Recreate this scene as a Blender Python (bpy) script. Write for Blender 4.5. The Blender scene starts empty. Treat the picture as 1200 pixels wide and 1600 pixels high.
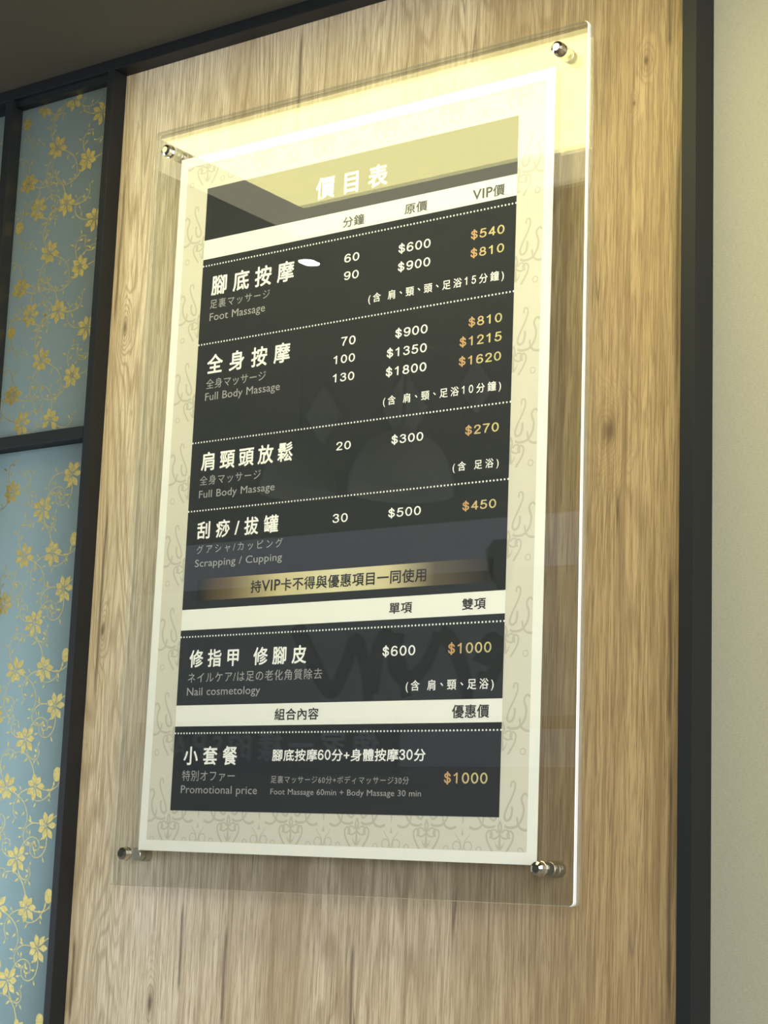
import bpy, bmesh, math, random
from mathutils import Matrix, Vector

# ------------------------------------------------------------------ camera, world, lights, exposure
SC = bpy.context.scene
COL = SC.collection
Z0 = 2.45            # height of the poster's top edge above the floor; local z is measured from it

cam_d = bpy.data.cameras.new('camera')
cam = bpy.data.objects.new('camera', cam_d)
COL.objects.link(cam)
SC.camera = cam
_r = Vector((0.80755534, 0.58843314, 0.0400102))
_d = Vector((-0.0771558, 0.17265483, -0.98195585))
_f = Vector((-0.58472331, 0.78989667, 0.18482936))
cam.matrix_world = Matrix(((_r.x, -_d.x, -_f.x, 1.70350), (_r.y, -_d.y, -_f.y, -1.79964),
                           (_r.z, -_d.z, -_f.z, -0.94485 + Z0), (0, 0, 0, 1)))
cam_d.sensor_fit = 'HORIZONTAL'
cam_d.sensor_width = 36.0
cam_d.lens = 2931.4 / 1200 * 36.0
cam_d.clip_start = 0.02
cam_d.dof.use_dof = False

w = bpy.data.worlds.new('world')
SC.world = w
w.use_nodes = True
w.node_tree.nodes['Background'].inputs[0].default_value = (0.80, 0.88, 1.0, 1)
w.node_tree.nodes['Background'].inputs[1].default_value = 0.55


def area(name, loc, aim, sx, sy, power, color):
    l = bpy.data.lights.new(name, 'AREA')
    l.shape = 'RECTANGLE'
    l.size, l.size_y, l.energy, l.color = sx, sy, power, color
    o = bpy.data.objects.new(name, l)
    COL.objects.link(o)
    o.location = (loc[0], loc[1], loc[2] + Z0)
    v = Vector(aim) - Vector(loc)
    o.rotation_euler = v.to_track_quat('-Z', 'Y').to_euler()
    return o


# daylight of the shop front, far on the left of the camera
area('daylight_left', (-4.3, -1.7, -1.35), (0.0, 0.0, -1.1), 1.6, 2.0, 70, (0.80, 0.90, 1.0))
# added front fill behind the camera, brightens paper and wood
area('fill_front', (2.9, -3.7, -0.6), (0.3, 0.0, -0.6), 1.6, 2.2, 132, (0.97, 0.97, 0.99))
# added fill on the right, brightens the acrylic edge and the wall
area('fill_right', (3.4, -1.3, -0.5), (0.6, 0.0, -0.6), 1.6, 2.0, 52, (0.97, 0.98, 1.0))
# daylight in the room behind the patterned glass
area('daylight_behind_glass', (0.02, 0.58, -0.95), (-0.26, 0.05, -0.75), 0.5, 0.7, 15, (0.66, 0.86, 1.0))

SC.view_settings.view_transform = 'Standard'
SC.view_settings.look = 'None'
SC.view_settings.exposure = 0.0
SC.view_settings.gamma = 1.0
SC.view_settings.use_curve_mapping = False
SC.cycles.use_denoising = True
SC.cycles.transparent_max_bounces = 24
SC.cycles.max_bounces = 10
SC.cycles.sample_clamp_indirect = 6.0


# ------------------------------------------------------------------ node helpers
def lin(r, g, b):
    f = lambda c: (c / 255 / 12.92) if c <= 10 else ((c / 255 + 0.055) / 1.055) ** 2.4
    return (f(r), f(g), f(b), 1)


class NT:
    def __init__(s, name):
        s.m = bpy.data.materials.new(name)
        s.m.use_nodes = True
        s.t = s.m.node_tree
        s.n = s.t.nodes
        s.n.clear()
        s.out = s.n.new('ShaderNodeOutputMaterial')

    def new(s, kind, **kw):
        n = s.n.new('ShaderNode' + kind)
        for k, v in kw.items():
            setattr(n, k, v)
        return n

    def set(s, sock, v):
        if isinstance(v, bpy.types.NodeSocket):
            s.t.links.new(v, sock)
        else:
            sock.default_value = v

    def math(s, op, a, b=None, c=None, clamp=False):
        n = s.new('Math', operation=op, use_clamp=clamp)
        for i, v in enumerate((a, b, c)):
            if v is not None:
                s.set(n.inputs[i], v)
        return n.outputs[0]

    def xyz(s, coord='Object'):
        tc = s.new('TexCoord')
        sp = s.new('SeparateXYZ')
        s.set(sp.inputs[0], tc.outputs[coord])
        return sp.outputs

    def vec(s, x, y, z):
        n = s.new('CombineXYZ')
        for i, v in enumerate((x, y, z)):
            s.set(n.inputs[i], v)
        return n.outputs[0]

    def noise(s, v, scale=1.0, detail=3.0, rough=0.5, dist=0.0):
        n = s.new('TexNoise')
        s.set(n.inputs['Vector'], v)
        n.inputs['Scale'].default_value = scale
        n.inputs['Detail'].default_value = detail
        n.inputs['Roughness'].default_value = rough
        n.inputs['Distortion'].default_value = dist
        return n.outputs['Fac']

    def ramp(s, fac, stops, interp='LINEAR'):
        n = s.new('ValToRGB')
        cr = n.color_ramp
        cr.interpolation = interp
        while len(cr.elements) < len(stops):
            cr.elements.new(0.5)
        for e, (p, c) in zip(cr.elements, stops):
            e.position = p
            e.color = c if not isinstance(c, (int, float)) else (c, c, c, 1)
        s.set(n.inputs[0], fac)
        return n.outputs[0]

    def mix(s, fac, a, b, blend='MIX'):
        n = s.new('Mix', data_type='RGBA', blend_type=blend)
        s.set(n.inputs[0], fac)
        s.set(n.inputs[6], a)
        s.set(n.inputs[7], b)
        return n.outputs[2]

    def bump(s, h, strength=0.2, dist=0.001):
        n = s.new('Bump')
        n.inputs['Strength'].default_value = strength
        n.inputs['Distance'].default_value = dist
        s.set(n.inputs['Height'], h)
        return n.outputs[0]

    def principled(s, color, rough=0.5, metal=0.0, normal=None, spec=0.5):
        p = s.new('BsdfPrincipled')
        s.set(p.inputs['Base Color'], color)
        s.set(p.inputs['Roughness'], rough)
        s.set(p.inputs['Metallic'], metal)
        s.set(p.inputs['Specular IOR Level'], spec)
        if normal is not None:
            s.set(p.inputs['Normal'], normal)
        return p.outputs[0]

    def schlick(s, r0=0.04):
        g = s.new('NewGeometry')
        d = s.new('VectorMath', operation='DOT_PRODUCT')
        s.set(d.inputs[0], g.outputs['Incoming'])
        s.set(d.inputs[1], g.outputs['Normal'])
        c = s.math('SUBTRACT', 1.0, s.math('ABSOLUTE', d.outputs['Value']))
        return s.math('ADD', r0, s.math('MULTIPLY', 1 - r0, s.math('POWER', c, 5.0)))

    def mixsh(s, fac, a, b):
        n = s.new('MixShader')
        s.set(n.inputs[0], fac)
        s.set(n.inputs[1], a)
        s.set(n.inputs[2], b)
        return n.outputs[0]

    def done(s, sh):
        s.t.links.new(sh, s.out.inputs[0])
        return s.m


def plain(name, color, rough=0.5, metal=0.0, spec=0.5, grain=0.0, scale=400):
    t = NT(name)
    nrm = None
    if grain:
        x = t.xyz()
        nrm = t.bump(t.noise(t.vec(x[0], x[1], x[2]), scale, 2), grain, 0.0005)
    return t.done(t.principled(color, rough, metal, nrm, spec))


# ------------------------------------------------------------------ materials
def wood_material():
    t = NT('oak_laminate')
    X, Y, Z = t.xyz()
    Z = t.math('SUBTRACT', Z, Z0)
    # knots bend the grain around them: (x, z, radius x, radius z, strength)
    field = t.noise(t.vec(t.math('MULTIPLY', X, 7.0), 3.1, t.math('MULTIPLY', Z, 0.75)), 1.0, 3.0, 0.45, 0.6)
    kdark = 0.0
    kring = 0.0
    wob = t.math('ADD', 0.35, t.math('MULTIPLY', 1.3, t.noise(t.vec(t.math('MULTIPLY', X, 60.0), 8.0, t.math('MULTIPLY', Z, 22.0)), 1.0, 3.0)))
    for kx, kz, rx, rz, a in KNOTS:
        dx = t.math('DIVIDE', t.math('SUBTRACT', X, kx), rx)
        dz = t.math('DIVIDE', t.math('SUBTRACT', Z, kz), rz)
        r2 = t.math('ADD', t.math('MULTIPLY', dx, dx), t.math('MULTIPLY', dz, dz))
        r2 = t.math('MULTIPLY', r2, wob)
        g = t.math('EXPONENT', t.math('MULTIPLY', r2, -1.0))
        field = t.math('ADD', field, t.math('MULTIPLY', g, a))
        kring = t.math('ADD', kring, t.math('MULTIPLY', g, 0.9))
        core = t.math('EXPONENT', t.math('MULTIPLY', r2, -13.0))
        kdark = t.math('ADD', kdark, t.math('MULTIPLY', core, 0.75))
        kdark = t.math('ADD', kdark, t.math('MULTIPLY', g, 0.10))
    rings = t.math('SINE', t.math('MULTIPLY', field, 190.0))
    rings = t.ramp(t.math('MULTIPLY_ADD', rings, 0.5, 0.5), [(0.0, 0.0), (0.55, 0.12), (1.0, 1.0)])
    # cathedral figure only in some columns
    colmask = t.ramp(t.noise(t.vec(t.math('MULTIPLY', X, 9.0), 0.7, t.math('MULTIPLY', Z, 0.35)), 1.0, 1.0),
                     [(0.42, 0.25), (0.62, 1.0)])
    fine = t.noise(t.vec(t.math('MULTIPLY', X, 620.0), 1.7, t.math('MULTIPLY', Z, 20.0)), 1.0, 4.0, 0.65)
    mid = t.noise(t.vec(t.math('MULTIPLY', X, 110.0), 5.3, t.math('MULTIPLY', Z, 2.2)), 1.0, 5.0, 0.65, 0.5)
    broad = t.noise(t.vec(t.math('MULTIPLY', X, 9.5), 9.3, t.math('MULTIPLY', Z, 0.45)), 1.0, 3.0, 0.55, 0.3)
    # base tone: paler, greyer left, partly daylight put into the colour; warmer brown right
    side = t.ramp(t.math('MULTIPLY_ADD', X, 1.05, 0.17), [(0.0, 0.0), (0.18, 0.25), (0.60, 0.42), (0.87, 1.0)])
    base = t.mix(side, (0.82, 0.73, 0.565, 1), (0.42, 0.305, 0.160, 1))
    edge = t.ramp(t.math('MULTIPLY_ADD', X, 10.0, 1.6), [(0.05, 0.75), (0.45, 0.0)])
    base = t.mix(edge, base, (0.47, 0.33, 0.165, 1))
    tone = t.ramp(broad, [(0.32, (0.70, 0.645, 0.57, 1)), (0.5, (0.95, 0.94, 0.92, 1)), (0.68, (1.12, 1.13, 1.15, 1))])
    c = t.mix(1.0, base, tone, 'MULTIPLY')
    deep = t.mix(side, (0.34, 0.255, 0.155, 1), (0.165, 0.108, 0.050, 1))
    mask = t.ramp(t.math('MULTIPLY_ADD', X, 1.0, 0.17), [(0.05, 0.45), (0.30, 1.0)])
    c = t.mix(t.math('MULTIPLY', mask, t.ramp(mid, [(0.36, 0.54), (0.49, 0.09), (0.58, 0.0)])), c, deep)
    c = t.mix(t.math('MULTIPLY', t.math('MULTIPLY', rings, t.math('MAXIMUM', colmask, kring)), 0.52, clamp=True), c, (0.25, 0.17, 0.09, 1))
    c = t.mix(t.ramp(fine, [(0.36, 0.70), (0.56, 0.0)]), c, deep)
    fleck = t.noise(t.vec(t.math('MULTIPLY', X, 420.0), 41.0, t.math('MULTIPLY', Z, 34.0)), 1.0, 2.0, 0.5)
    c = t.mix(t.ramp(fleck, [(0.64, 0.0), (0.72, 0.55)]), c, (0.20, 0.135, 0.07, 1))
    # thin dark checks
    ck = t.noise(t.vec(t.math('MULTIPLY', X, 34.0), 21.0, t.math('MULTIPLY', Z, 1.15)), 1.0, 2.0, 0.5, 0.35)
    ckl = t.math('ABSOLUTE', t.math('SUBTRACT', ck, 0.5))
    gate = t.ramp(t.noise(t.vec(t.math('MULTIPLY', X, 14.0), 33.0, t.math('MULTIPLY', Z, 4.5)), 1.0, 2.0), [(0.57, 0.0), (0.64, 0.9)])
    chk = t.math('MULTIPLY', t.ramp(ckl, [(0.0, 1.0), (0.010, 0.0)]), gate)
    for cx, z0, z1, wob in CRACKS:
        lx = t.math('ADD', cx, t.math('MULTIPLY', t.math('SUBTRACT', t.noise(t.vec(cx * 50, 2.0, t.math('MULTIPLY', Z, 9.0)), 1.0, 3.0), 0.5), wob))
        d = t.math('ABSOLUTE', t.math('SUBTRACT', X, lx))
        zz = t.math('ABSOLUTE', t.math('DIVIDE', t.math('SUBTRACT', Z, (z0 + z1) / 2), (z1 - z0) / 2))
        ln = t.math('MULTIPLY', t.ramp(d, [(0.0, 1.0), (0.0010, 0.0)]), t.ramp(zz, [(0.7, 1.0), (1.0, 0.0)]))
        chk = t.math('MAXIMUM', chk, ln)
    c = t.mix(t.math('MULTIPLY', chk, 0.75, clamp=True), c, (0.06, 0.04, 0.025, 1))
    c = t.mix(t.math('MINIMUM', kdark, 0.85), c, (0.10, 0.062, 0.032, 1))
    h = t.math('SUBTRACT', t.math('MULTIPLY', fine, 0.6), t.math('MULTIPLY', chk, 0.8))
    return t.done(t.principled(c, 0.5, 0.0, t.bump(h, 0.25, 0.0006), 0.35))


KNOTS = [(0.665, -0.447, 0.024, 0.050, 0.30), (0.008, -1.130, 0.017, 0.055, 0.24), (-0.118, -0.215, 0.012, 0.040, 0.20),
         (-0.122, -0.645, 0.010, 0.035, 0.18), (0.705, -0.005, 0.010, 0.02, 0.12), (0.690, -0.055, 0.006, 0.012, 0.10),
         (0.30, -1.20, 0.012, 0.05, 0.12)]
CRACKS = [(0.178, -0.02, 0.168, 0.004), (-0.1385, -0.22, 0.02, 0.010), (-0.128, -0.75, -0.45, 0.008), (0.749, -0.42, -0.10, 0.006),
          (0.748, -1.10, -0.80, 0.006), (0.735, 0.0, 0.10, 0.004), (0.13, -1.16, -1.02, 0.012), (0.33, -1.16, -1.03, 0.008),
          (0.055, -1.12, -1.0, 0.01), (-0.134, -1.17, -1.05, 0.006), (0.745, -0.80, -0.60, 0.006)]


def acrylic_material():
    t = NT('clear_acrylic')
    g = t.new('BsdfGlossy')
    g.inputs['Roughness'].default_value = 0.0
    g.inputs['Color'].default_value = (1, 1, 1, 1)
    tr = t.new('BsdfTransparent')
    tr.inputs['Color'].default_value = (0.985, 0.99, 0.985, 1)
    return t.done(t.mixsh(t.schlick(0.049), tr.outputs[0], g.outputs[0]))


def acrylic_edge_material(name, alpha, color):
    t = NT(name)
    tr = t.new('BsdfTransparent')
    tl = t.principled(color, 0.25, 0.0)
    return t.done(t.mixsh(alpha, tr.outputs[0], tl))


def greige_material():
    t = NT('woven_wallpaper')
    X, Y, Z = t.xyz()
    a = t.noise(t.vec(t.math('MULTIPLY', X, 260.0), 0.0, t.math('MULTIPLY', Z, 900.0)), 1.0, 2.0, 0.6)
    b = t.noise(t.vec(t.math('MULTIPLY', X, 900.0), 4.0, t.math('MULTIPLY', Z, 120.0)), 1.0, 2.0, 0.6)
    s = t.math('ADD', t.math('MULTIPLY', a, 0.6), t.math('MULTIPLY', b, 0.4))
    c = t.ramp(s, [(0.3, (0.30, 0.29, 0.22, 1)), (0.7, (0.37, 0.36, 0.275, 1))])
    return t.done(t.principled(c, 0.85, 0.0, t.bump(s, 0.5, 0.0008), 0.2))


def glass_material():
    t = NT('frosted_teal_glass')
    X, Y, Z = t.xyz()
    n = t.noise(t.vec(X, Y, Z), 1400, 2)
    tl = t.new('BsdfTranslucent')
    tl.inputs['Color'].default_value = (0.66, 0.74, 0.73, 1)
    df = t.new('BsdfDiffuse')
    t.set(df.inputs['Color'], t.ramp(n, [(0.3, (0.13, 0.145, 0.125, 1)), (0.7, (0.19, 0.205, 0.18, 1))]))
    body = t.mixsh(0.42, tl.outputs[0], df.outputs[0])
    g = t.new('BsdfGlossy')
    g.inputs['Roughness'].default_value = 0.03
    return t.done(t.mixsh(t.schlick(0.045), body, g.outputs[0]))


def gold_leaf():
    t = NT('gold_leaf_print')
    X, Y, Z = t.xyz()
    n = t.noise(t.vec(X, Y, Z), 260, 3, 0.6)
    c = t.ramp(n, [(0.3, (0.62, 0.49, 0.15, 1)), (0.7, (0.85, 0.70, 0.26, 1))])
    return t.done(t.principled(c, 0.42, 0.80))


def gradient_print(name, stops):
    t = NT(name)
    g = t.xyz('Generated')
    return t.done(t.principled(t.ramp(g[0], stops), 0.6, 0.0, None, 0.1))


def emit(name, color, strength):
    t = NT(name)
    e = t.new('Emission')
    e.inputs[0].default_value = color
    e.inputs[1].default_value = strength
    return t.done(e.outputs[0])


M_WOOD = wood_material()
M_ACR = acrylic_material()
M_EDGE_R = acrylic_edge_material('lit_acrylic_edge', 0.93, (0.93, 0.95, 0.98, 1))  # light gathered in the front sheet's right edge, put in as white
M_EDGE_D = acrylic_edge_material('dull_acrylic_edge', 0.45, (0.42, 0.40, 0.30, 1))  # same clear edge in a dull tint, without the gathered light
M_GREIGE = greige_material()
M_GLASS = glass_material()
M_GOLD = gold_leaf()
M_BLACK = plain('black_powder_coat', (0.010, 0.0115, 0.0135, 1), 0.5, 0, 0.28, 0.25, 2500)
M_CEIL = plain('dark_ceiling_paint', (0.085, 0.079, 0.056, 1), 0.8, 0, 0.2, 0.15, 900)
M_WALL = plain('dim_wall_paint', (0.16, 0.155, 0.14, 1), 0.8)
M_FLOOR = plain('grey_floor', (0.28, 0.26, 0.23, 1), 0.5)
M_PAPER = plain('ivory_paper', (0.87, 0.875, 0.82, 1), 0.6, 0, 0.1)
M_BEIGE = plain('beige_print', (0.69, 0.665, 0.575, 1), 0.6, 0, 0.1)
M_SCROLL = plain('scroll_print', (0.545, 0.52, 0.43, 1), 0.6, 0, 0.1)
M_DARK = plain('charcoal_print', (0.034, 0.037, 0.042, 1), 0.6, 0, 0.1)
M_WHITE = plain('white_print', (0.95, 0.95, 0.93, 1), 0.6, 0, 0.1)
M_GREY = plain('light_grey_print', (0.42, 0.42, 0.42, 1), 0.6, 0, 0.1)
M_INK = plain('black_ink', (0.035, 0.033, 0.026, 1), 0.6, 0, 0.1)
M_GOLDP = gradient_print('gold_gradient_print', [(0.0, (0.62, 0.36, 0.17, 1)), (0.3, (0.66, 0.48, 0.25, 1)), (0.6, (0.70, 0.60, 0.30, 1)), (1.0, (0.62, 0.56, 0.27, 1))])
M_STRIP = gradient_print('gold_strip_print', [(0.0, (0.022, 0.022, 0.022, 1)), (0.12, (0.16, 0.12, 0.065, 1)), (0.30, (0.62, 0.54, 0.29, 1)),
                                              (0.5, (0.74, 0.70, 0.45, 1)), (0.66, (0.66, 0.59, 0.36, 1)), (0.82, (0.12, 0.10, 0.07, 1)), (1.0, (0.022, 0.022, 0.022, 1))])
M_STEEL = plain('polished_steel', (0.62, 0.58, 0.50, 1), 0.12, 1.0)
M_STEEL_B = plain('brushed_steel', (0.50, 0.47, 0.40, 1), 0.35, 1.0)
M_COVE = emit('warm_cove_light', (1.0, 0.92, 0.40, 1), 7.8)
M_TRIMGLOW = emit('cove_lip_emission', (1.0, 0.93, 0.62, 1), 1.5)  # cove light falling on the tray band, put in as emission
M_SPOT = emit('spot_bulb', (1.0, 0.97, 0.9, 1), 60.0)


# ------------------------------------------------------------------ mesh helpers
def link(name, me, mats, parent=None, origin=None):
    if not isinstance(mats, (list, tuple)):
        mats = [mats]
    for m in mats:
        me.materials.append(m)
    o = bpy.data.objects.new(name, me)
    COL.objects.link(o)
    if parent is not None:
        o.parent = parent
    if origin is not None:                       # keep the geometry where it is, put the origin at its base
        v = Vector(origin)
        me.transform(Matrix.Translation(-v))
        o.location = v
    return o


def shift(verts):
    return [(x, y, z + Z0) for x, y, z in verts]


def pydata(name, verts, faces, mats, parent=None, smooth=False):
    me = bpy.data.meshes.new(name)
    me.from_pydata(shift(verts), [], faces)
    if smooth:
        for p in me.polygons:
            p.use_smooth = True
    me.update()
    return link(name, me, mats, parent)


def box(name, x0, x1, y0, y1, z0, z1, mat, parent=None, bev=0.0, seg=2):
    bm = bmesh.new()
    bmesh.ops.create_cube(bm, size=1.0)
    bmesh.ops.scale(bm, vec=(x1 - x0, y1 - y0, z1 - z0), verts=bm.verts)
    bmesh.ops.translate(bm, vec=((x0 + x1) / 2, (y0 + y1) / 2, (z0 + z1) / 2 + Z0), verts=bm.verts)
    if bev:
        bmesh.ops.bevel(bm, geom=bm.edges[:], offset=bev, segments=seg, profile=0.6, affect='EDGES')
    me = bpy.data.meshes.new(name)
    bm.to_mesh(me)
    bm.free()
    return link(name, me, mat, parent)


def tag(o, **kw):
    for k, v in kw.items():
        o[k] = v
    return o


def empty(name, loc, **kw):
    o = bpy.data.objects.new(name, None)
    COL.objects.link(o)
    o.location = (loc[0], loc[1], loc[2] + Z0)
    o.empty_display_size = 0.05
    return tag(o, **kw)


def adopt(o, p):
    """parent a world-placed object to p and keep it where it is"""
    o.parent = p
    o.matrix_parent_inverse = Matrix.Translation(-p.location) if p.type == 'EMPTY' else Matrix.Identity(4)
    return o


def structure(o, **kw):
    o['kind'] = 'structure'
    return tag(o, **kw)


def ribbon(pts, w0, w1=None):
    """flat stroke in the x-z plane along pts (list of (x, z)), width tapering w0 -> w1"""
    if w1 is None:
        w1 = w0
    n = len(pts)
    L, R = [], []
    for i, (x, z) in enumerate(pts):
        a = pts[max(i - 1, 0)]
        b = pts[min(i + 1, n - 1)]
        dx, dz = b[0] - a[0], b[1] - a[1]
        l = math.hypot(dx, dz) or 1e-9
        hw = (w0 + (w1 - w0) * i / (n - 1)) / 2
        L.append((x - dz / l * hw, z + dx / l * hw))
        R.append((x + dz / l * hw, z - dx / l * hw))
    return L, R


class Flat:
    """collects flat shapes lying in one plane y = const"""
    def __init__(s, y):
        s.y, s.v, s.f, s.k = y, [], [], 0

    def poly(s, pts, y=None):
        b = len(s.v)
        s.k = (s.k + 1) % 7
        s.v += [(x, s.y - s.k * 1.1e-5, z) for x, z in pts]
        s.f.append(list(range(b, b + len(pts))))

    def rect(s, x0, x1, z0, z1):
        s.poly([(x0, z0), (x1, z0), (x1, z1), (x0, z1)])

    def stroke(s, pts, w0, w1=None, level=None):
        L, R = ribbon(pts, w0, w1)
        b = len(s.v)
        if level is None:                        # crossing strokes never share one plane
            s.k = (s.k + 1) % 7
            level = s.k * 1.8
        y = s.y - level * 6e-6
        for l, r in zip(L, R):
            s.v += [(l[0], y, l[1]), (r[0], y, r[1])]
        for i in range(len(pts) - 1):
            s.f.append([b + 2 * i, b + 2 * i + 1, b + 2 * i + 3, b + 2 * i + 2])

    def build(s, name, mat, parent=None):
        return pydata(name, s.v, s.f, mat, parent)


def smooth_curve(pts, n=10):
    """Catmull-Rom through pts"""
    out = []
    P = [pts[0]] + list(pts) + [pts[-1]]
    for i in range(1, len(P) - 2):
        p0, p1, p2, p3 = P[i - 1:i + 3]
        for k in range(n):
            t = k / n
            out.append(tuple(0.5 * ((2 * p1[j]) + (-p0[j] + p2[j]) * t + (2 * p0[j] - 5 * p1[j] + 4 * p2[j] - p3[j]) * t * t
                                    + (-p0[j] + 3 * p1[j] - 3 * p2[j] + p3[j]) * t ** 3) for j in (0, 1)))
    out.append(tuple(pts[-1]))
    return out


# ------------------------------------------------------------------ lettering (outlines of Blender's own built-in font)
_glyphs = {}
_cv = bpy.data.curves.new('glyph', 'FONT')
_cv.size = 1.0
_cv.resolution_u = 3
_go = bpy.data.objects.new('glyph', _cv)
COL.objects.link(_go)


def _mesh_of(body, off):
    _cv.body = body
    _cv.offset = off
    dg = bpy.context.evaluated_depsgraph_get()
    dg.update()
    me = _go.evaluated_get(dg).to_mesh()
    V = [(v.co.x, v.co.y) for v in me.vertices]
    F = [list(p.vertices) for p in me.polygons]
    _go.evaluated_get(dg).to_mesh_clear()
    return V, F


def _ell(cx, cy, rx, ry, n=20):
    return [(cx + rx * math.cos(i * 2 * math.pi / n), cy + ry * math.sin(i * 2 * math.pi / n)) for i in range(n + 1)]


# wide rounded figures drawn as strokes: (points, smooth)
_S6 = [(.53, .82), (.44, .91), (.32, .93), (.17, .83), (.09, .60), (.08, .36), (.14, .15), (.33, .07), (.50, .14), (.57, .32), (.50, .50), (.34, .58), (.18, .50), (.095, .36)]
FIGURES = {
    '0': [(_ell(.33, .5, .25, .43), 0)],
    '1': [([(.13, .74), (.27, .82), (.36, .93)], 0), ([(.36, .93), (.36, .07)], 0)],
    '2': [([(.10, .70), (.15, .85), (.32, .93), (.50, .86), (.55, .70), (.48, .53), (.30, .34), (.10, .07)], 1), ([(.10, .07), (.57, .07)], 0)],
    '3': [([(.11, .78), (.18, .89), (.33, .93), (.48, .87), (.53, .74), (.46, .60), (.30, .54)], 1),
          ([(.30, .54), (.48, .49), (.57, .33), (.51, .15), (.33, .07), (.16, .11), (.08, .25)], 1)],
    '4': [([(.46, .07), (.46, .93)], 0), ([(.46, .93), (.08, .30)], 0), ([(.08, .30), (.60, .30)], 0)],
    '5': [([(.53, .93), (.19, .93)], 0), ([(.19, .93), (.13, .52)], 0),
          ([(.13, .52), (.24, .59), (.38, .61), (.53, .51), (.57, .34), (.50, .15), (.33, .07), (.16, .11), (.08, .24)], 1)],
    '6': [(_S6, 1)],
    '7': [([(.08, .93), (.57, .93)], 0), ([(.57, .93), (.40, .60), (.28, .30), (.24, .07)], 1)],
    '8': [(_ell(.33, .725, .195, .205), 0), (_ell(.33, .29, .25, .22), 0)],
    '9': [([(.66 - x, 1 - y) for x, y in _S6], 1)],
    '$': [([(.54, .70), (.47, .83), (.33, .88), (.17, .83), (.11, .70), (.18, .57), (.33, .51), (.50, .44), (.57, .30), (.50, .16), (.33, .10), (.16, .15), (.09, .30)], 1),
          ([(.33, 1.02), (.33, -.04)], 0)],
}


def figure(ch, wt, sc):
    V, F, lay = [], [], 0

    def add(pts):
        nonlocal lay
        b = len(V)
        V.extend([(x * sc, y * sc, lay * 1e-5) for x, y in pts])
        lay += 1
        return b
    for pts, sm in FIGURES[ch]:
        if sm:
            pts = smooth_curve(pts, 4)
        L, R = ribbon(pts, wt)
        b = add([p for lr in zip(L, R) for p in lr])
        F.extend([[b + 2 * i, b + 2 * i + 1, b + 2 * i + 3, b + 2 * i + 2] for i in range(len(pts) - 1)])
        if pts[0] != pts[-1]:
            for e in (pts[0], pts[-1]):
                b = add([(e[0] + wt / 2 * math.cos(i * math.pi / 6), e[1] + wt / 2 * math.sin(i * math.pi / 6)) for i in range(12)])
                F.append(list(range(b, b + 12)))
    return V, F, 0.715 * sc


def glyph(ch, off, rounded=True):
    k = (ch, round(off, 4))
    if rounded and ch in FIGURES:
        if k not in _glyphs:
            _glyphs[k] = figure(ch, 0.105 + off * 2.6, 0.80)
        return _glyphs[k]
    if k not in _glyphs:
        V, F = _mesh_of(ch, 0)
        if ord(ch) > 0x2E7F or ch in '、':
            adv = 1.0
        else:
            a, _ = _mesh_of('H' + ch + 'H', 0)
            b, _ = _mesh_of('HH', 0)
            adv = max(v[0] for v in a) - max(v[0] for v in b)
        D = [(p[0], p[1], 0.0) for p in V]
        if off:                                  # round-cornered weight: the outline swept round a small circle
            Fs, base = [list(q) for q in F], len(V)
            for i in range(8):
                a = i * math.pi / 4
                b = len(D)
                D += [(p[0] + off * math.cos(a), p[1] + off * math.sin(a), 1e-5 * (i + 1)) for p in V]
                Fs += [[q + b for q in t] for t in F]
            F = Fs
        _glyphs[k] = (D, F, adv)
    return _glyphs[k]


def layout(text, off, track):
    V, F, x = [], [], 0.0
    for ch in text:
        if ch == ' ':
            x += 0.30 + track
            continue
        v, f, adv = glyph(ch, off, off > 0)
        dx, dy = 0.0, 0.0
        if ch == '、':
            dx, dy, adv = 0.12, 0.33, 0.62
        b = len(V)
        k = 1.16 if (ch in 'VIP' and off > 0) else 1.0
        adv *= k
        V += [(p[0] * k + x + dx, p[1] * k + dy, p[2]) for p in v]
        F += [[i + b for i in q] for q in f]
        x += adv + track
    return V, F


def lettering(text, kind, x0, x1, z, h, y, mat, parent, off, name='lettering', flip=False):
    def ext(track):
        V, F = layout(text, off, track)
        xs = [v[0] for v in V]
        return V, F, min(xs), max(xs)
    V, F, a, b = ext(0.0)
    if kind in 'cpt':
        ys = [v[1] for v in V]
        lo, hi = min(ys), max(ys)
    else:
        ref, _, _ = glyph({'d': '0'}.get(kind, text[0]), off, off > 0)
        lo, hi = 0.0, max(v[1] for v in ref)
        if kind == 'd':
            lo = min(v[1] for v in ref)
    sy = h / (hi - lo)
    want = (x1 - x0) / sy
    if kind == 'd':
        want /= 1.0
    n = len(text) - 1
    tr = (want - (b - a)) / n if n else 0.0
    if kind == 'c' and h < 0.02:
        tr = min(tr, 0.03)
    if kind == 'l':
        tr = max(-0.01, min(tr, 0.01))
    if kind == 'd':
        tr = max(-0.03, min(tr, 0.06))
    V, F, a, b = ext(max(-0.12, tr))
    sx = (x1 - x0) / (b - a)
    vv = [((p[0] - a) * sx + x0, y - p[2], (p[1] - lo) * sy + z) for p in V]
    if flip:
        vv = [(x0 + x1 - p[0], p[1], p[2]) for p in vv]
    return pydata(name, vv, F, mat, parent)


# ------------------------------------------------------------------ the setting
def lean_box(name, x0, x1, y0, y1, z0, z1, mat, k=0.0, zr=0.17, bev=0.0007):
    o = box(name, x0, x1, y0, y1, z0, z1, mat, None, bev)
    for v in o.data.vertices:
        v.co.x += k * (zr - (v.co.z - Z0))
    return o


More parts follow.
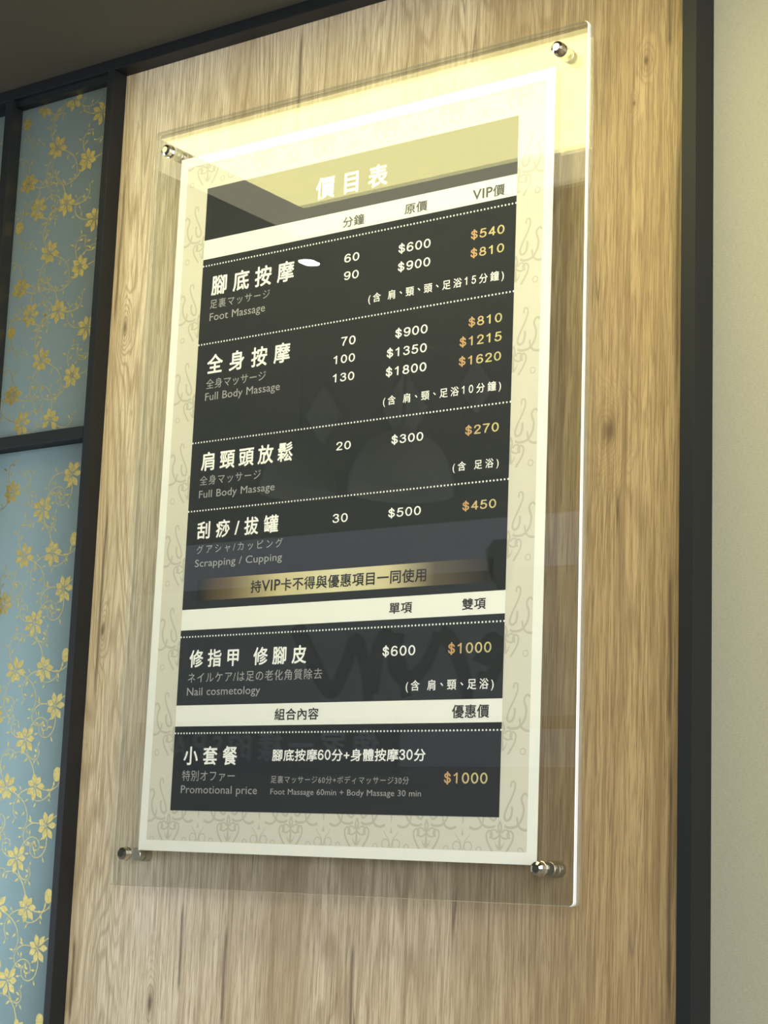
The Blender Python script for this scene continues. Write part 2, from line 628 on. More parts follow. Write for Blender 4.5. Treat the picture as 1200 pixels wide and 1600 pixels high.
FLOOR = -Z0
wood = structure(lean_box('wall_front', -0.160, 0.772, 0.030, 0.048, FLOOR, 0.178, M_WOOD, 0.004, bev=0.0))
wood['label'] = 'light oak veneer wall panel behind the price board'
back = structure(box('wall_behind', -0.150, 3.4, 0.050, 0.16, FLOOR, 0.19, M_WALL))
right = structure(lean_box('wall_right', 0.7795, 3.4, 0.047, 0.052, FLOOR, 0.30, M_GREIGE, 0.006, bev=0.0))
right['label'] = 'greige woven wallpaper wall beside the black post'
structure(box('ceiling_blocker', -4.6, 3.4, 0.10, 2.2, 0.19, 0.25, M_WALL))  # this and the next two added to block world light behind the glass
structure(box('wall_blocker_rear', -4.6, 3.4, 2.2, 2.25, FLOOR, 0.25, M_WALL))
structure(box('wall_blocker_left', -4.65, -4.6, 0.003, 2.25, FLOOR, 0.25, M_WALL))
structure(box('floor', -4.6, 3.4, -4.1, 2.2, FLOOR - 0.05, FLOOR, M_FLOOR))

# black steel trim
structure(lean_box('trim_1', -0.1610, -0.1485, 0.003, 0.060, FLOOR, 0.1692, M_BLACK, 0.0042))['label'] = 'thin black steel post left of the oak panel'
structure(lean_box('trim_2', 0.7650, 0.7830, 0.003, 0.060, FLOOR, 0.1692, M_BLACK, 0.0046))['label'] = 'black steel post between oak panel and greige wallpaper'
structure(box('trim_3', -4.6, 0.800, 0.003, 0.060, 0.1690, 0.1862, M_BLACK, None, 0.0007))['label'] = 'black steel beam along the top of the panels'
structure(lean_box('trim_4', -0.3750, -0.3600, 0.003, 0.060, FLOOR, 0.1692, M_BLACK, 0.0042))['label'] = 'black steel post left of the patterned glass'
structure(box('trim_5', -0.362, -0.1600, 0.003, 0.040, -0.3760, -0.3585, M_BLACK, None, 0.0007))['label'] = 'black steel crossbar between the two patterned panes'
structure(box('trim_6', -0.361, -0.1605, 0.010, 0.040, 0.1585, 0.1692, M_BLACK, None, 0.0005))['label'] = 'black glazing bead above the upper patterned pane'
structure(lean_box('trim_7', -0.9350, -0.9200, 0.003, 0.060, FLOOR, 0.1692, M_BLACK, 0.0))['label'] = 'black steel post at the far left'

# ceiling: low dark soffit with the light recess cut out, higher ceiling beyond
LX0, LX1, LY0, LY1 = -0.405, 1.45, -0.770, -0.283
ceil_bm = bmesh.new()
for (a, b, c, d) in ((-4.6, LX0, -1.5, 0.10), (LX1, 3.4, -1.5, 0.10), (LX0, LX1, LY1, 0.10), (LX0, LX1, -1.5, LY0)):
    r = bmesh.ops.create_cube(ceil_bm, size=1.0)
    bmesh.ops.scale(ceil_bm, vec=(b - a, d - c, 0.06), verts=r['verts'])
    bmesh.ops.translate(ceil_bm, vec=((a + b) / 2, (c + d) / 2, 0.1863 + 0.03 + Z0), verts=r['verts'])
me = bpy.data.meshes.new('ceiling')
ceil_bm.to_mesh(me)
ceil_bm.free()
c0 = structure(link('ceiling', me, M_CEIL))
c0['label'] = 'dark olive painted ceiling above the black beam'
structure(box('ceiling_upper', -4.6, 3.4, -4.1, -1.5, 1.25, 1.30, M_CEIL))
structure(box('wall_soffit', -4.6, 3.4, -1.52, -1.50, 0.247, 1.25, M_CEIL))
structure(box('wall_back', -4.6, 3.4, -4.1, -4.0, FLOOR, 1.25, M_WALL))

# ------------------------------------------------------------------ patterned glass panes
PER = 0.1634
random.seed(4)


def petal(F, cx, cz, ang, r, wd):
    ux, uz = math.cos(ang), math.sin(ang)
    vx, vz = -uz, ux
    prof = [(0.10, 0.0), (0.30, 0.42), (0.50, 0.90), (0.64, 1.0), (0.78, 0.72), (0.89, 0.30), (1.0, 0.0)]
    side = [(cx + ux * r * a + vx * wd * b, cz + uz * r * a + vz * wd * b) for a, b in prof]
    oth = [(cx + ux * r * a - vx * wd * b, cz + uz * r * a - vz * wd * b) for a, b in reversed(prof[1:-1])]
    F.poly(side + oth)


def leaflet(F, x, z, ang, l=0.0085):
    ux, uz = math.cos(ang), math.sin(ang)
    vx, vz = -uz, ux
    F.poly([(x, z), (x + ux * l * .4 + vx * l * .21, z + uz * l * .4 + vz * l * .21), (x + ux * l, z + uz * l),
            (x + ux * l * .45 - vx * l * .19, z + uz * l * .45 - vz * l * .19)])


def vine(F, x, z, ang, length, curl, rnd, lim):
    pts, dx = [(x, z)], ang
    n = 22
    for i in range(n):
        dx += curl * (0.35 + 1.5 * i / n) / n
        x += math.cos(dx) * length / n
        z += math.sin(dx) * length / n
        if not (lim[0] < x < lim[1] and lim[2] < z < lim[3]):
            break
        pts.append((x, z))
        if i % 4 == 3:
            s = 1 if (i // 4) % 2 else -1
            a2 = dx + s * rnd.uniform(0.7, 1.2)
            st = [(x, z), (x + math.cos(a2) * 0.004, z + math.sin(a2) * 0.004)]
            if lim[0] + .012 < x < lim[1] - .012 and lim[2] + .012 < z < lim[3] - .012:
                F.stroke(st, 0.0006)
                leaflet(F, st[1][0], st[1][1], a2 + s * 0.25, rnd.uniform(0.006, 0.0095))
    if len(pts) > 2:
        F.stroke(pts, 0.0015, 0.0007)


def pane(name, x0, x1, z0, z1, cols, bud, label):
    g = structure(box(name, x0, x1, 0.0250, 0.0300, z0, z1, M_GLASS))
    g['label'] = label
    yf = 0.0246
    fl, vn, ve = Flat(yf), Flat(yf + 0.00012), Flat(yf - 0.00012)
    lim = (x0 + 0.004, x1 - 0.004, z0 + 0.003, z1 - 0.003)
    for ci, (cx, cz) in enumerate(cols):
        k0 = int(math.floor((z0 - cz) / PER))
        k1 = int(math.ceil((z1 - cz) / PER))
        for k in range(k0, k1 + 1):
            z = cz + k * PER
            rnd = random.Random(100 + ci)
            if not (lim[2] < z < lim[3]):
                continue
            rot = rnd.uniform(0, 6.28)
            R0 = rnd.uniform(0.0190, 0.0215)
            for p in range(7):
                a = rot + p * 2 * math.pi / 7 + rnd.uniform(-.07, .07)
                r = R0 * rnd.choice((0.86, 0.98, 1.08))
                if lim[0] < cx + math.cos(a) * r < lim[1] and lim[2] < z + math.sin(a) * r < lim[3]:
                    petal(fl, cx, z, a, r, 0.0046)
                    ve.stroke([(cx + math.cos(a) * r * .15, z + math.sin(a) * r * .15), (cx + math.cos(a) * r * .55, z + math.sin(a) * r * .55)], 0.0005, 0.0002)
            for q in range(6):
                a = q * math.pi / 3
                ve.poly([(cx + math.cos(a + b) * 0.0028 * s, z + math.sin(a + b) * 0.0028 * s) for b, s in ((0, 1), (.5, .5), (3.14, .2), (-.5, .5))])
            for q in range(3):
                a = rot + q * 2.1 + rnd.uniform(-.4, .4)
                vine(vn, cx + math.cos(a) * 0.015, z + math.sin(a) * 0.015, a, rnd.uniform(0.045, 0.075), rnd.choice((-1, 1)) * rnd.uniform(1.8, 4.2), rnd, lim)
    bx, bz = bud
    for k in range(-9, 9):
        z = bz + k * PER
        if lim[2] + .01 < z < lim[3] - .012:
            fl.poly([(bx + 0.0075 * math.cos(t) * (1 if t else 1.5), z + 0.010 * math.sin(t)) for t in [i * math.pi / 6 for i in range(12)]])
            ve.stroke([(bx - .004, z), (bx + .006, z + .002)], .0006)
            if bx < (x0 + x1) / 2:
                vine(vn, bx + .004, z + .010, 1.3, .06, -2.0, random.Random(5), lim)
                vine(vn, bx + .002, z - .010, -1.4, .05, 2.0, random.Random(6), lim)
            else:
                vine(vn, bx - .004, z - .010, -1.9, .06, -2.0, random.Random(7), lim)
    vn.build('vine_print', M_GOLD, g)
    fl.build('flower_print', M_GOLD, g)
    ve.build('vein_print', M_GOLD2, g)
    return g


M_GOLD2 = plain('gold_line_print', (0.80, 0.68, 0.34, 1), 0.30, 0.9)
pane('window_1', -0.3655, -0.1560, -0.3590, 0.1590,
     [(-0.310, 0.1555), (-0.250, 0.1545), (-0.188, 0.121), (-0.278, 0.082), (-0.212, 0.052), (-0.3335, 0.037)], (-0.3475, 0.1335),
     'upper frosted teal glass pane printed with gold flowers and vines')
pane('window_2', -0.3655, -0.1560, -2.40, -0.3765,
     [(-0.198, -0.4205), (-0.225, -0.3675), (-0.251, -0.4655), (-0.282, -0.5335), (-0.317, -0.4360)], (-0.184, -0.5140),
     'lower frosted teal glass pane with gold flowers under the crossbar')
pane('window_3', -4.60, -0.3700, -2.40, 0.1590,
     [(-0.44, 0.10), (-0.50, 0.03), (-0.56, 0.12), (-0.62, 0.05), (-0.70, 0.11), (-0.78, 0.04), (-0.86, 0.09)], (-0.40, 0.05),
     'patterned glass pane left of the second post')

# ------------------------------------------------------------------ the price board
board = empty('price_board', (0.303, 0.030, -0.984),
              label='clear acrylic price board with a dark menu poster, on steel standoffs', category='sign')
SHEET = [(-0.045, 0.047), (0.6475, 0.0455), (0.6525, -0.981), (-0.043, -0.984)]      # TL TR BR BL


def sheet(name, y0, y1, edge):
    n, rad = 5, 0.005
    outline = []
    cen = (0.303, -0.468)
    for i, (x, z) in enumerate(SHEET):
        sx = 1 if x > cen[0] else -1
        sz = 1 if z > cen[1] else -1
        arc = []
        for k in range(n + 1):
            a = math.pi / 2 * k / n
            arc.append((x - sx * rad + sx * rad * math.sin(a), z - sz * rad + sz * rad * math.cos(a)))
        if i % 2:
            pass
        outline.append(arc if i in (1, 3) else arc[::-1])
    pts = [p for arc in outline for p in arc]
    b = 0.0006
    rings = []
    for yy, ins in ((y0, b), (y0 + b, 0), (y1 - b, 0), (y1, b)):
        rings.append([(x - b_in(x, cen[0], ins), yy, z - b_in(z, cen[1], ins)) for x, z in pts])
    m = len(pts)
    V = [v for r in rings for v in r]
    F, mi = [list(range(m))[::-1], list(range(3 * m, 4 * m))], [0, 0]
    for r in range(3):
        for i in range(m):
            j = (i + 1) % m
            F.append([r * m + i, r * m + j, (r + 1) * m + j, (r + 1) * m + i])
            right_side = pts[i][0] > 0.640 and pts[j][0] > 0.640
            mi.append(1 if right_side else 2)
    o = pydata(name, V, F, [M_ACR, edge, M_EDGE_D], board)
    for p, k in zip(o.data.polygons, mi):
        p.material_index = k
    bm = bmesh.new()
    bm.from_mesh(o.data)
    bmesh.ops.recalc_face_normals(bm, faces=bm.faces)
    bm.to_mesh(o.data)
    bm.free()
    return adopt(o, board)


def b_in(v, c, ins):
    return ins if v > c else -ins


sheet('front_sheet', -0.0075, -0.0010, M_EDGE_R)['label'] = 'clear acrylic cover sheet with edge light painted white'
sheet('back_sheet', 0.0008, 0.0070, M_EDGE_D)

# poster: paper, beige field, scroll print, white margin, charcoal fields
PW, PH = 0.600, 0.9383
poster = box('poster', 0.0, PW, -0.00015, 0.0006, -PH, 0.0, M_PAPER, board)
adopt(poster, board)
poster['label'] = 'printed price list with beige scroll border and charcoal field'
f = Flat(-0.00025)
f.rect(0.012, PW - 0.012, -PH + 0.012, -0.012)
f.build('beige_field', M_BEIGE, poster)

f = Flat(-0.00029)
PX, PZ = 0.1003, 0.1104
AX0, AZ0 = 0.0495 - PX, -0.9253
HORN = [(-.0076, -.002), (-.0125, .005), (-.0165, .0120), (-.0178, .0190), (-.0150, .0230), (-.0112, .0222), (-.0100, .0185), (-.0118, .0155), (-.0138, .0160)]
UARC = [(-.028, .0390), (-.0265, .031), (-.0225, .0262), (-.016, .0245), (-.009, .0267)]
YST = [(-.0008, .0000), (-.003, .0100), (-.0065, .0140), (-.0105, .0200)]
LOOP = [(.0130, .0170), (.0140, .0225), (.0178, .0225), (.0188, .0160), (.0144, .0047), (.0085, -.0066), (.0055, -.016), (.0085, -.0205), (.0135, -.0175), (.0155, -.0103), (.0150, -.0047)]
ESS = [(.0355, .0070), (.0330, .0098), (.0293, .0080), (.0277, .0028), (.0308, -.0066), (.0288, -.0178), (.022, -.0263), (.012, -.0282), (.0060, -.0260)]
CURL = [(.0010, -.0330), (-.0018, -.0380), (-.0015, -.0450), (.003, -.0510), (.009, -.0525), (.0125, -.048), (.010, -.0430), (.005, -.0435), (.0035, -.0465)]


def circle(cx, cz, r, n=14):
    return [(cx + r * math.cos(i * 2 * math.pi / n), cz + r * 1.05 * math.sin(i * 2 * math.pi / n)) for i in range(n + 1)]


def inside(pts):
    """keep strokes that touch the printed border and stay on the sheet"""
    if any(x < 0.004 or x > PW - 0.004 or z > -0.004 or z < -PH + 0.004 for x, z in pts):
        pts = [(x, z) for x, z in pts if 0.006 < x < PW - 0.006 and -PH + 0.006 < z < -0.006]
    if len(pts) < 3 or all(0.053 < x < PW - 0.053 and -PH + 0.053 < z < -0.053 for x, z in pts):
        return None
    return pts


LEVEL = {}


def put(pts, cx, cz, mir, w0, w1=None, sm=True):
    q = [(cx + mir * x, cz + z) for x, z in pts]
    if sm:
        q = smooth_curve(q, 5)
    q = inside(q)
    if q:
        key = (round(pts[0][0], 4), round(pts[0][1], 4), mir)
        f.stroke(q, w0, w1, LEVEL.setdefault(key, len(LEVEL)))


for i in range(0, 8):
    for j in range(-1, 10):
        ax, az = AX0 + i * PX, AZ0 + j * PZ
        bx = ax + PX / 2
        for mir in (-1, 1):
            put(HORN, ax, az, mir, .0026, .0018)
            put(LOOP, ax, az - .0000 + PZ * 0.5, mir, .0020, .0030)
            put(ESS, ax, az + PZ * 0.5, mir, .0024, .0030)
            put(CURL, ax, az + PZ * 0.5 + .012, mir, .0024, .0018)
            put(UARC, bx, az, mir, .0022, .0032)
            put(YST, bx, az, mir, .0016, .0008)
            put(circle(.0078, .0050, .0052), bx, az, mir, .0014, sm=False)
            put(circle(.0225, .0015, .0034), bx, az, mir, .0012, sm=False)
            put([(.0005, .0030), (.0040, .0065), (.0062, .0115)], ax, az, mir, .0030, .0003)
        put([(0, .002), (0, .010), (0, .018), (0, .0270)], ax, az, 1, .0048, .0002)
        put([(0, .0175), (0, .0205), (0, .0245)], bx, az, 1, .0042, .0002)
        put([(0, .0300), (0, .034), (0, .038)], bx, az, 1, .0010, .0030)
f.build('scroll_print', M_SCROLL, poster)['kind'] = 'stuff'

f = Flat(-0.00045)
for r in ((0, 0.013, -PH, 0), (PW - 0.013, PW, -PH, 0), (0.013, PW - 0.013, -0.0138, 0), (0.013, PW - 0.013, -PH, -PH + 0.0135)):
    f.rect(*r)
f.build('white_margin', M_PAPER, poster)

DX0, DX1 = 0.0512, 0.5497
f = Flat(-0.00052)
f.rect(DX0, DX1, -0.8870, -0.0508)
f.build('dark_field', M_DARK, poster)
for za, zb in ((-0.1524, -0.1253), (-0.6560, -0.6290), (-0.7803, -0.7534)):
    f = Flat(-0.00058)
    f.rect(DX0, DX1 + 0.0002, za, zb)
    f.build('header_band', M_PAPER, poster)
f = Flat(-0.00058)
n = 24
for i in range(n):
    a, b = 0.076 + (0.532 - 0.076) * i / n, 0.076 + (0.532 - 0.076) * (i + 1) / n
    f.rect(a, b, -0.6183, -0.5898)
f.build('notice_strip', M_STRIP, poster)
for zd in (-0.1618, -0.2717, -0.4064, -0.4987, -0.6648, -0.7891):
    f = Flat(-0.00060)
    nd = 101
    for i in range(nd):
        cx = DX0 + 0.0012 + (DX1 - DX0 - 0.0018) * i / (nd - 1)
        f.poly([(cx + .00125 * math.cos(a * math.pi / 4), zd + .00125 * math.sin(a * math.pi / 4)) for a in range(8)])
    f.build('dotted_rule', M_WHITE, poster)

TEXTS = [
    ("價目表", "c", "w", 0.2409, 0.3559, -0.1021, -0.1037, 0.0301),
    ("分鐘", "c", "k", 0.2879, 0.3221, -0.1477, -0.1489, 0.0143),
    ("原價", "c", "k", 0.3848, 0.4194, -0.1474, -0.1483, 0.0138),
    ("VIP價", "c", "k", 0.4865, 0.5327, -0.1478, -0.1493, 0.0147),
    ("60", "d", "w", 0.2929, 0.3167, -0.1953, -0.1955, 0.0112),
    ("90", "d", "w", 0.2935, 0.3170, -0.2186, -0.2189, 0.0111),
    ("$600", "d", "w", 0.3777, 0.4263, -0.1964, -0.1972, 0.0118),
    ("$900", "d", "w", 0.3779, 0.4268, -0.2206, -0.2208, 0.0117),
    ("$540", "d", "g", 0.4857, 0.5339, -0.1967, -0.1976, 0.0114),
    ("$810", "d", "g", 0.4860, 0.5341, -0.2199, -0.2208, 0.0112),
    ("(含 肩、頸、頭、足浴15分鐘)", "p", "w", 0.3339, 0.5350, -0.2564, -0.2572, 0.0142),
    ("70", "d", "w", 0.2937, 0.3166, -0.3052, -0.3049, 0.0115),
    ("100", "d", "w", 0.2830, 0.3169, -0.3277, -0.3276, 0.0110),
    ("130", "d", "w", 0.2831, 0.3171, -0.3513, -0.3515, 0.0110),
    ("$900", "d", "w", 0.3780, 0.4266, -0.3058, -0.3062, 0.0115),
    ("$1350", "d", "w", 0.3661, 0.4264, -0.3299, -0.3298, 0.0115),
    ("$1800", "d", "w", 0.3659, 0.4269, -0.3541, -0.3537, 0.0115),
    ("$810", "d", "g", 0.4863, 0.5341, -0.3071, -0.3070, 0.0115),
    ("$1215", "d", "g", 0.4743, 0.5343, -0.3305, -0.3303, 0.0117),
    ("$1620", "d", "g", 0.4742, 0.5343, -0.3543, -0.3540, 0.0112),
    ("(含 肩、頸、足浴10分鐘)", "p", "w", 0.3635, 0.5356, -0.3922, -0.3924, 0.0139),
    ("20", "d", "w", 0.2938, 0.3165, -0.4398, -0.4400, 0.0108),
    ("$300", "d", "w", 0.3786, 0.4261, -0.4400, -0.4407, 0.0110),
    ("$270", "d", "g", 0.4866, 0.5341, -0.4400, -0.4405, 0.0112),
    ("(含 足浴)", "p", "w", 0.4705, 0.5354, -0.4843, -0.4855, 0.0132),
    ("30", "d", "w", 0.2931, 0.3167, -0.5319, -0.5317, 0.0113),
    ("$500", "d", "w", 0.3783, 0.4266, -0.5313, -0.5319, 0.0111),
    ("$450", "d", "g", 0.4862, 0.5336, -0.5316, -0.5314, 0.0108),
    ("持VIP卡不得與優惠項目一同使用", "c", "k", 0.1661, 0.4378, -0.6128, -0.6129, 0.0165),
    ("單項", "c", "k", 0.3854, 0.4191, -0.6495, -0.6495, 0.0131),
    ("雙項", "c", "k", 0.4903, 0.5234, -0.6497, -0.6498, 0.0136),
    ("腳底按摩", "c", "w", 0.0691, 0.2110, -0.2041, -0.2069, 0.0281),
    ("足裏マッサージ", "t", "s", 0.0683, 0.1719, -0.2235, -0.2239, 0.0128),
    ("Foot Massage", "l", "s", 0.0690, 0.1649, -0.2392, -0.2416, 0.0105),
    ("全身按摩", "c", "w", 0.0696, 0.2112, -0.3139, -0.3153, 0.0271),
    ("全身マッサージ", "t", "s", 0.0697, 0.1725, -0.3341, -0.3352, 0.0137),
    ("Full Body Massage", "l", "s", 0.0694, 0.1971, -0.3494, -0.3510, 0.0103),
    ("肩頸頭放鬆", "c", "w", 0.0693, 0.2242, -0.4455, -0.4466, 0.0255),
    ("全身マッサージ", "t", "s", 0.0689, 0.1727, -0.4658, -0.4644, 0.0130),
    ("Full Body Massage", "l", "s", 0.0687, 0.1970, -0.4808, -0.4828, 0.0097),
    ("刮痧/拔罐", "c", "w", 0.0693, 0.2063, -0.5363, -0.5377, 0.0235),
    ("グアシャ/カッピング", "t", "s", 0.0703, 0.2149, -0.5566, -0.5567, 0.0118),
    ("Scrapping / Cupping", "l", "s", 0.0688, 0.2152, -0.5727, -0.5741, 0.0095),
    ("修指甲 修腳皮", "c", "w", 0.0692, 0.2620, -0.7041, -0.7057, 0.0229),
    ("ネイルケア/は足の老化角質除去", "t", "s", 0.0688, 0.2879, -0.7238, -0.7257, 0.0135),
    ("Nail cosmetology", "l", "s", 0.0682, 0.1907, -0.7408, -0.7407, 0.0099),
    ("組合內容", "c", "k", 0.2161, 0.2853, -0.7743, -0.7743, 0.0147),
    ("小套餐", "c", "w", 0.0690, 0.1589, -0.8296, -0.8294, 0.0238),
    ("特別オファー", "t", "s", 0.0685, 0.1565, -0.8499, -0.8493, 0.0135),
    ("Promotional price", "l", "s", 0.0677, 0.1940, -0.8653, -0.8647, 0.0097),
    ("腳底按摩60分+身體按摩30分", "c", "w", 0.2156, 0.4462, -0.8246, -0.8246, 0.0149),
    ("足裏マッサージ60分+ボディマッサージ30分", "t", "s", 0.2153, 0.4237, -0.8515, -0.8512, 0.0092),
    ("Foot Massage 60min + Body Massage 30 min", "l", "s", 0.2157, 0.4416, -0.8651, -0.8650, 0.0069),
    ("$600", "d", "w", 0.3780, 0.4260, -0.6997, -0.7007, 0.0122),
    ("$1000", "d", "g", 0.4727, 0.5328, -0.6998, -0.7010, 0.0126),
    ("(含 肩、頸、足浴)", "p", "w", 0.4141, 0.5375, -0.7438, -0.7448, 0.0147),
    ("優惠價", "c", "k", 0.4812, 0.5323, -0.7751, -0.7755, 0.0157),
    ("$1000", "d", "g", 0.4731, 0.5328, -0.8500, -0.8496, 0.0126),
]

MT = {'w': M_WHITE, 'k': M_INK, 's': M_GREY, 'g': M_GOLDP}
for s, k, c, x0, x1, za, zb, h in TEXTS:
    z = (za + zb) / 2
    off = {'c': 0.017, 'p': 0.012, 'd': 0.012, 't': 0, 'l': 0}[k]
    if h > 0.02:
        off = 0.020
    lettering(s, k, x0, x1, z, h, -0.00070, MT[c], poster, off)


# standoffs: faceted cap in front of the sheets, barrel between sheets and wall
def lathe(bm, prof, cx, cz, n=24, phase=0.0):
    rings = []
    for y, r in prof:
        rings.append([bm.verts.new((cx + r * math.cos(phase + i * 2 * math.pi / n), y, cz + Z0 + r * math.sin(phase + i * 2 * math.pi / n))) for i in range(n)])
    for a, b in zip(rings, rings[1:]):
        for i in range(n):
            bm.faces.new((a[i], a[(i + 1) % n], b[(i + 1) % n], b[i]))
    bm.faces.new(rings[0][::-1])
    bm.faces.new(rings[-1])
    bmesh.ops.recalc_face_normals(bm, faces=bm.faces[:])


def lathe_obj(name, prof, cx, cz, mat, n=24, smooth=True):
    bm = bmesh.new()
    lathe(bm, prof, cx, cz, n)
    me = bpy.data.meshes.new(name)
    bm.to_mesh(me)
    bm.free()
    if smooth:
        for p in me.polygons:
            p.use_smooth = len(p.vertices) == 4
    return link(name, me, mat)


for cx, cz in ((-0.0150, 0.0120), (0.6115, 0.0148), (0.6115, -0.9420), (-0.0115, -0.9437)):
    st = lathe_obj('standoff', [(0.0072, 0.0075), (0.0078, 0.0082), (0.0160, 0.0082), (0.0168, 0.0068), (0.0180, 0.0068), (0.0188, 0.0088), (0.0299, 0.0088)], cx, cz, M_STEEL_B, 28, False)
    adopt(st, board)
    cp = lathe_obj('cap', [(-0.0205, 0.0030), (-0.0205, 0.0046), (-0.0185, 0.0078), (-0.0125, 0.0086), (-0.0118, 0.0076), (-0.0108, 0.0076), (-0.0100, 0.0086), (-0.0077, 0.0086)], cx, cz, M_STEEL, 12, False)
    cp.parent = st
    cp['label'] = 'faceted steel cap'

# ------------------------------------------------------------------ lights in the ceiling
cl = empty('ceiling_light', (0.5, -0.5, 0.186), label='long warm cove light recessed in the dark ceiling, mirrored in the board', category='ceiling light')
for nm, a, b, c, d, z0, z1, m in (
        ('diffuser', -0.305, LX1 - 0.001, -0.640, LY1 - 0.001, 0.1870, 0.200, M_COVE),
        ('glowing_lip', LX0 + 0.001, LX1 - 0.001, LY0 + 0.001, -0.641, 0.1870, 0.200, M_TRIMGLOW),  # lit band of the tray, glows by itself
        ('glowing_lip', LX0 + 0.001, -0.306, -0.640, LY1 - 0.001, 0.1870, 0.200, M_TRIMGLOW),
        ('housing', LX0 - 0.02, LX1 + 0.02, LY0 - 0.02, LY1 + 0.02, 0.2470, 0.262, M_BLACK)):
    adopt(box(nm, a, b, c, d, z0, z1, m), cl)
dl = empty('downlight', (-0.478, -0.882, 0.186), label='small white spot lamp in the ceiling, mirrored beside the first menu title', category='downlight')
bm = bmesh.new()
bmesh.ops.create_cone(bm, cap_ends=True, segments=32, radius1=0.0165, radius2=0.0165, depth=0.002)
bmesh.ops.translate(bm, vec=(-0.478, -0.882, 0.1845 + Z0), verts=bm.verts)
me = bpy.data.meshes.new('bulb')
bm.to_mesh(me)
bm.free()
adopt(link('bulb', me, M_SPOT), dl)
bm = bmesh.new()
N = 28
for r0, r1, z0, z1 in ((0.0185, 0.031, 0.1820, 0.1862),):
    v = [[bm.verts.new((-0.478 + r * math.cos(i * 2 * math.pi / N), -0.882 + r * math.sin(i * 2 * math.pi / N), z + Z0)) for i in range(N)]
         for r, z in ((r0, z1), (r0, z0), (r1, z0 + 0.002), (r1, z1))]
    for a, b in zip(v, v[1:]):
        for i in range(N):
            bm.faces.new((a[i], a[(i + 1) % N], b[(i + 1) % N], b[i]))
me = bpy.data.meshes.new('trim_ring')
bm.to_mesh(me)
bm.free()
adopt(link('trim_ring', me, M_BLACK), dl)

# ------------------------------------------------------------------ the far side of the room (seen mirrored in the board)
M_FAR = emit('daylit_transom_glass', (0.50, 0.56, 0.68, 1), 0.6)
M_PALE = plain('pale_blue_film', (0.36, 0.42, 0.50, 1), 0.6)
M_TEALW = plain('teal_grey_panel', (0.34, 0.38, 0.40, 1), 0.7)
M_SIGNB = plain('dark_sign_board', (0.03, 0.035, 0.045, 1), 0.6)
M_SIGNT = plain('sign_lettering', (0.42, 0.44, 0.47, 1), 0.6)
M_VINYL = plain('black_vinyl', (0.015, 0.015, 0.017, 1), 0.6)
M_SHADE = plain('grey_shade', (0.55, 0.55, 0.48, 1), 0.7)
t8 = structure(box('window_8', -3.62, -1.2, -4.0, -3.985, 0.150, 0.343, M_FAR))
t8['label'] = 'daylit glass strip above the far shop front'
lw = structure(box('wall_back_panel', -4.3, -1.2, -3.999, -3.985, -0.395, 0.145, M_TEALW))
f = Flat(-3.983)
for pts in ([(-2.985, -0.02), (-2.90, -0.15), (-2.797, -0.286), (-2.73, -0.20), (-2.682, -0.089), (-2.63, -0.20), (-2.608, -0.327)],
            [(-2.60, -0.30), (-2.575, -0.15), (-2.535, -0.08), (-2.46, -0.20), (-2.428, -0.318)],
            [(-2.484, -0.072), (-2.492, -0.19), (-2.43, -0.25), (-2.35, -0.20), (-2.291, -0.079)],
            [(-2.291, -0.079), (-2.23, -0.12), (-2.17, -0.24), (-2.151, -0.347)],
            [(-2.10, -0.20), (-2.06, -0.12), (-2.02, -0.15), (-2.05, -0.25), (-2.112, -0.253)]):
    f.stroke(smooth_curve(pts, 6), 0.075, 0.050)
f.poly([(-2.059, 0.26), (-2.090, 0.225), (-2.075, 0.14), (-2.039, 0.078), (-2.010, 0.052), (-1.97, 0.10), (-1.96, 0.20), (-2.0, 0.26)])
f.build('script_decal', M_VINYL, lw)
structure(box('wall_back_band', -2.455, -1.2, -3.999, -3.985, -0.578, -0.443, M_PALE))
sg = box('shop_sign', -3.72, -2.465, -4.0, -3.97, -0.605, -0.396, M_SIGNB, None, 0.003)
tag(sg, label='dark sign board with pale lettering, mirrored low in the menu poster', category='sign')
lettering('像家一樣的SPA', 'c', -3.60, -2.54, -0.56, 0.125, -3.969, M_SIGNT, sg, 0.02, flip=True)

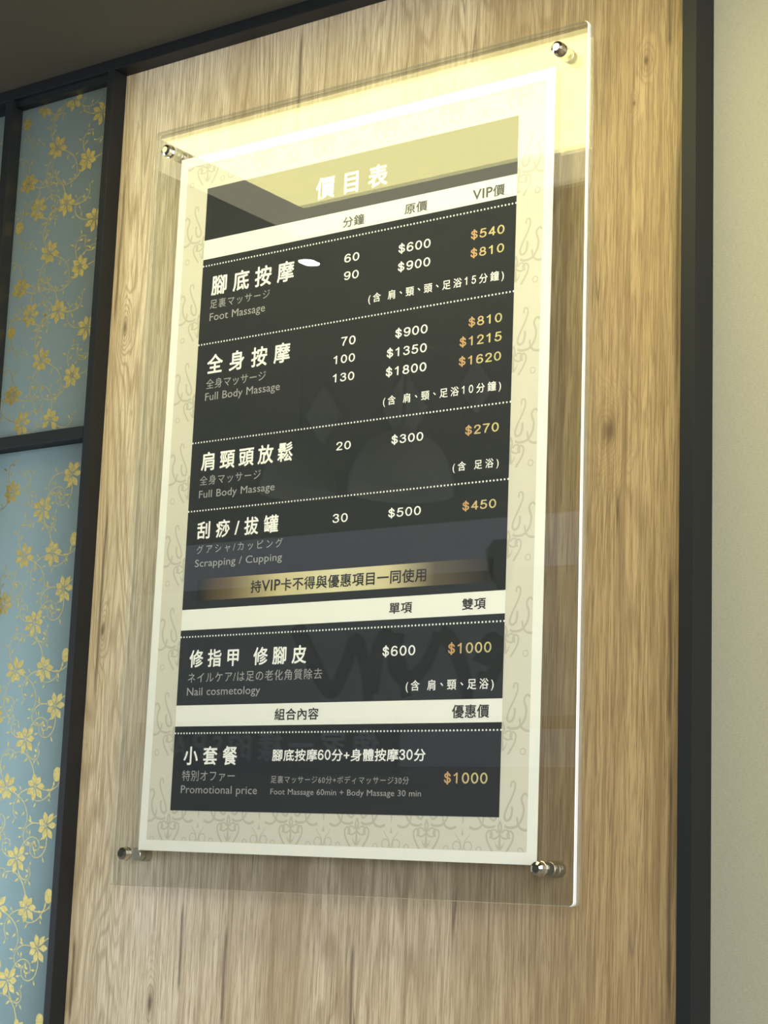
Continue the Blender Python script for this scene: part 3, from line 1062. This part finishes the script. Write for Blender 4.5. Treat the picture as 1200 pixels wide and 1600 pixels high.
for i, (cx, cz, s, lab) in enumerate(((-2.895, 0.83, 0.105, 'pale diamond wall panel, leftmost, mirrored beside the second dotted section'),
                                      (-2.49, 0.81, 0.13, 'large pale diamond wall panel mirrored under the body massage prices'),
                                      (-2.16, 0.86, 0.09, 'small pale diamond wall panel mirrored near the right edge of the menu'))):
    bm = bmesh.new()
    v = [bm.verts.new((cx + a * s * 0.75, y, cz + b * s + Z0)) for y in (-3.97, -4.0) for a, b in ((0, 1.1), (1, 0), (0, -1.1), (-1, 0))]
    bm.faces.new(v[:4])
    bm.faces.new(v[4:][::-1])
    for k in range(4):
        bm.faces.new((v[k], v[(k + 1) % 4], v[(k + 1) % 4 + 4], v[k + 4]))
    bmesh.ops.recalc_face_normals(bm, faces=bm.faces[:])
    me = bpy.data.meshes.new('diamond_panel')
    bm.to_mesh(me)
    bm.free()
    tag(link('diamond_panel', me, M_SHADE), label=lab, category='wall decoration', group='diamond wall panels')

for i, (cx, rr, zb, lab) in enumerate(((-2.36, 0.20, 0.43, 'larger grey dome pendant lamp mirrored under the 300 dollar price'),
                                       (-2.86, 0.15, 0.47, 'smaller grey dome pendant lamp mirrored beside the shoulder massage title'))):
    py = -3.8
    root = empty('pendant_lamp', (cx, py, zb), label=lab, category='pendant lamp', group='dome pendant lamps')
    bm = bmesh.new()
    prof = [(rr, 0), (rr * .98, rr * .25), (rr * .88, rr * .62), (rr * .66, rr * .95), (rr * .35, rr * 1.14), (0.02, rr * 1.2), (0.02, rr * 1.3)]
    prof += [(rr * .32, rr * 1.11), (rr * .63, rr * .92), (rr * .85, rr * .6), (rr * .95, rr * .24), (rr * .97, 0)]
    R_ = [[bm.verts.new((cx + r * math.cos(k * math.pi / 14), py + r * math.sin(k * math.pi / 14), zb + z + Z0)) for k in range(28)] for r, z in prof]
    for a, b in zip(R_, R_[1:] + R_[:1]):
        for k in range(28):
            bm.faces.new((a[k], a[(k + 1) % 28], b[(k + 1) % 28], b[k]))
    me = bpy.data.meshes.new('lamp_shade')
    bm.to_mesh(me)
    bm.free()
    adopt(link('lamp_shade', me, M_SHADE), root)
    adopt(box('cord', cx - .003, cx + .003, py - .003, py + .003, zb + rr * 1.28, 1.25, M_BLACK), root)

bpy.data.objects.remove(_go)
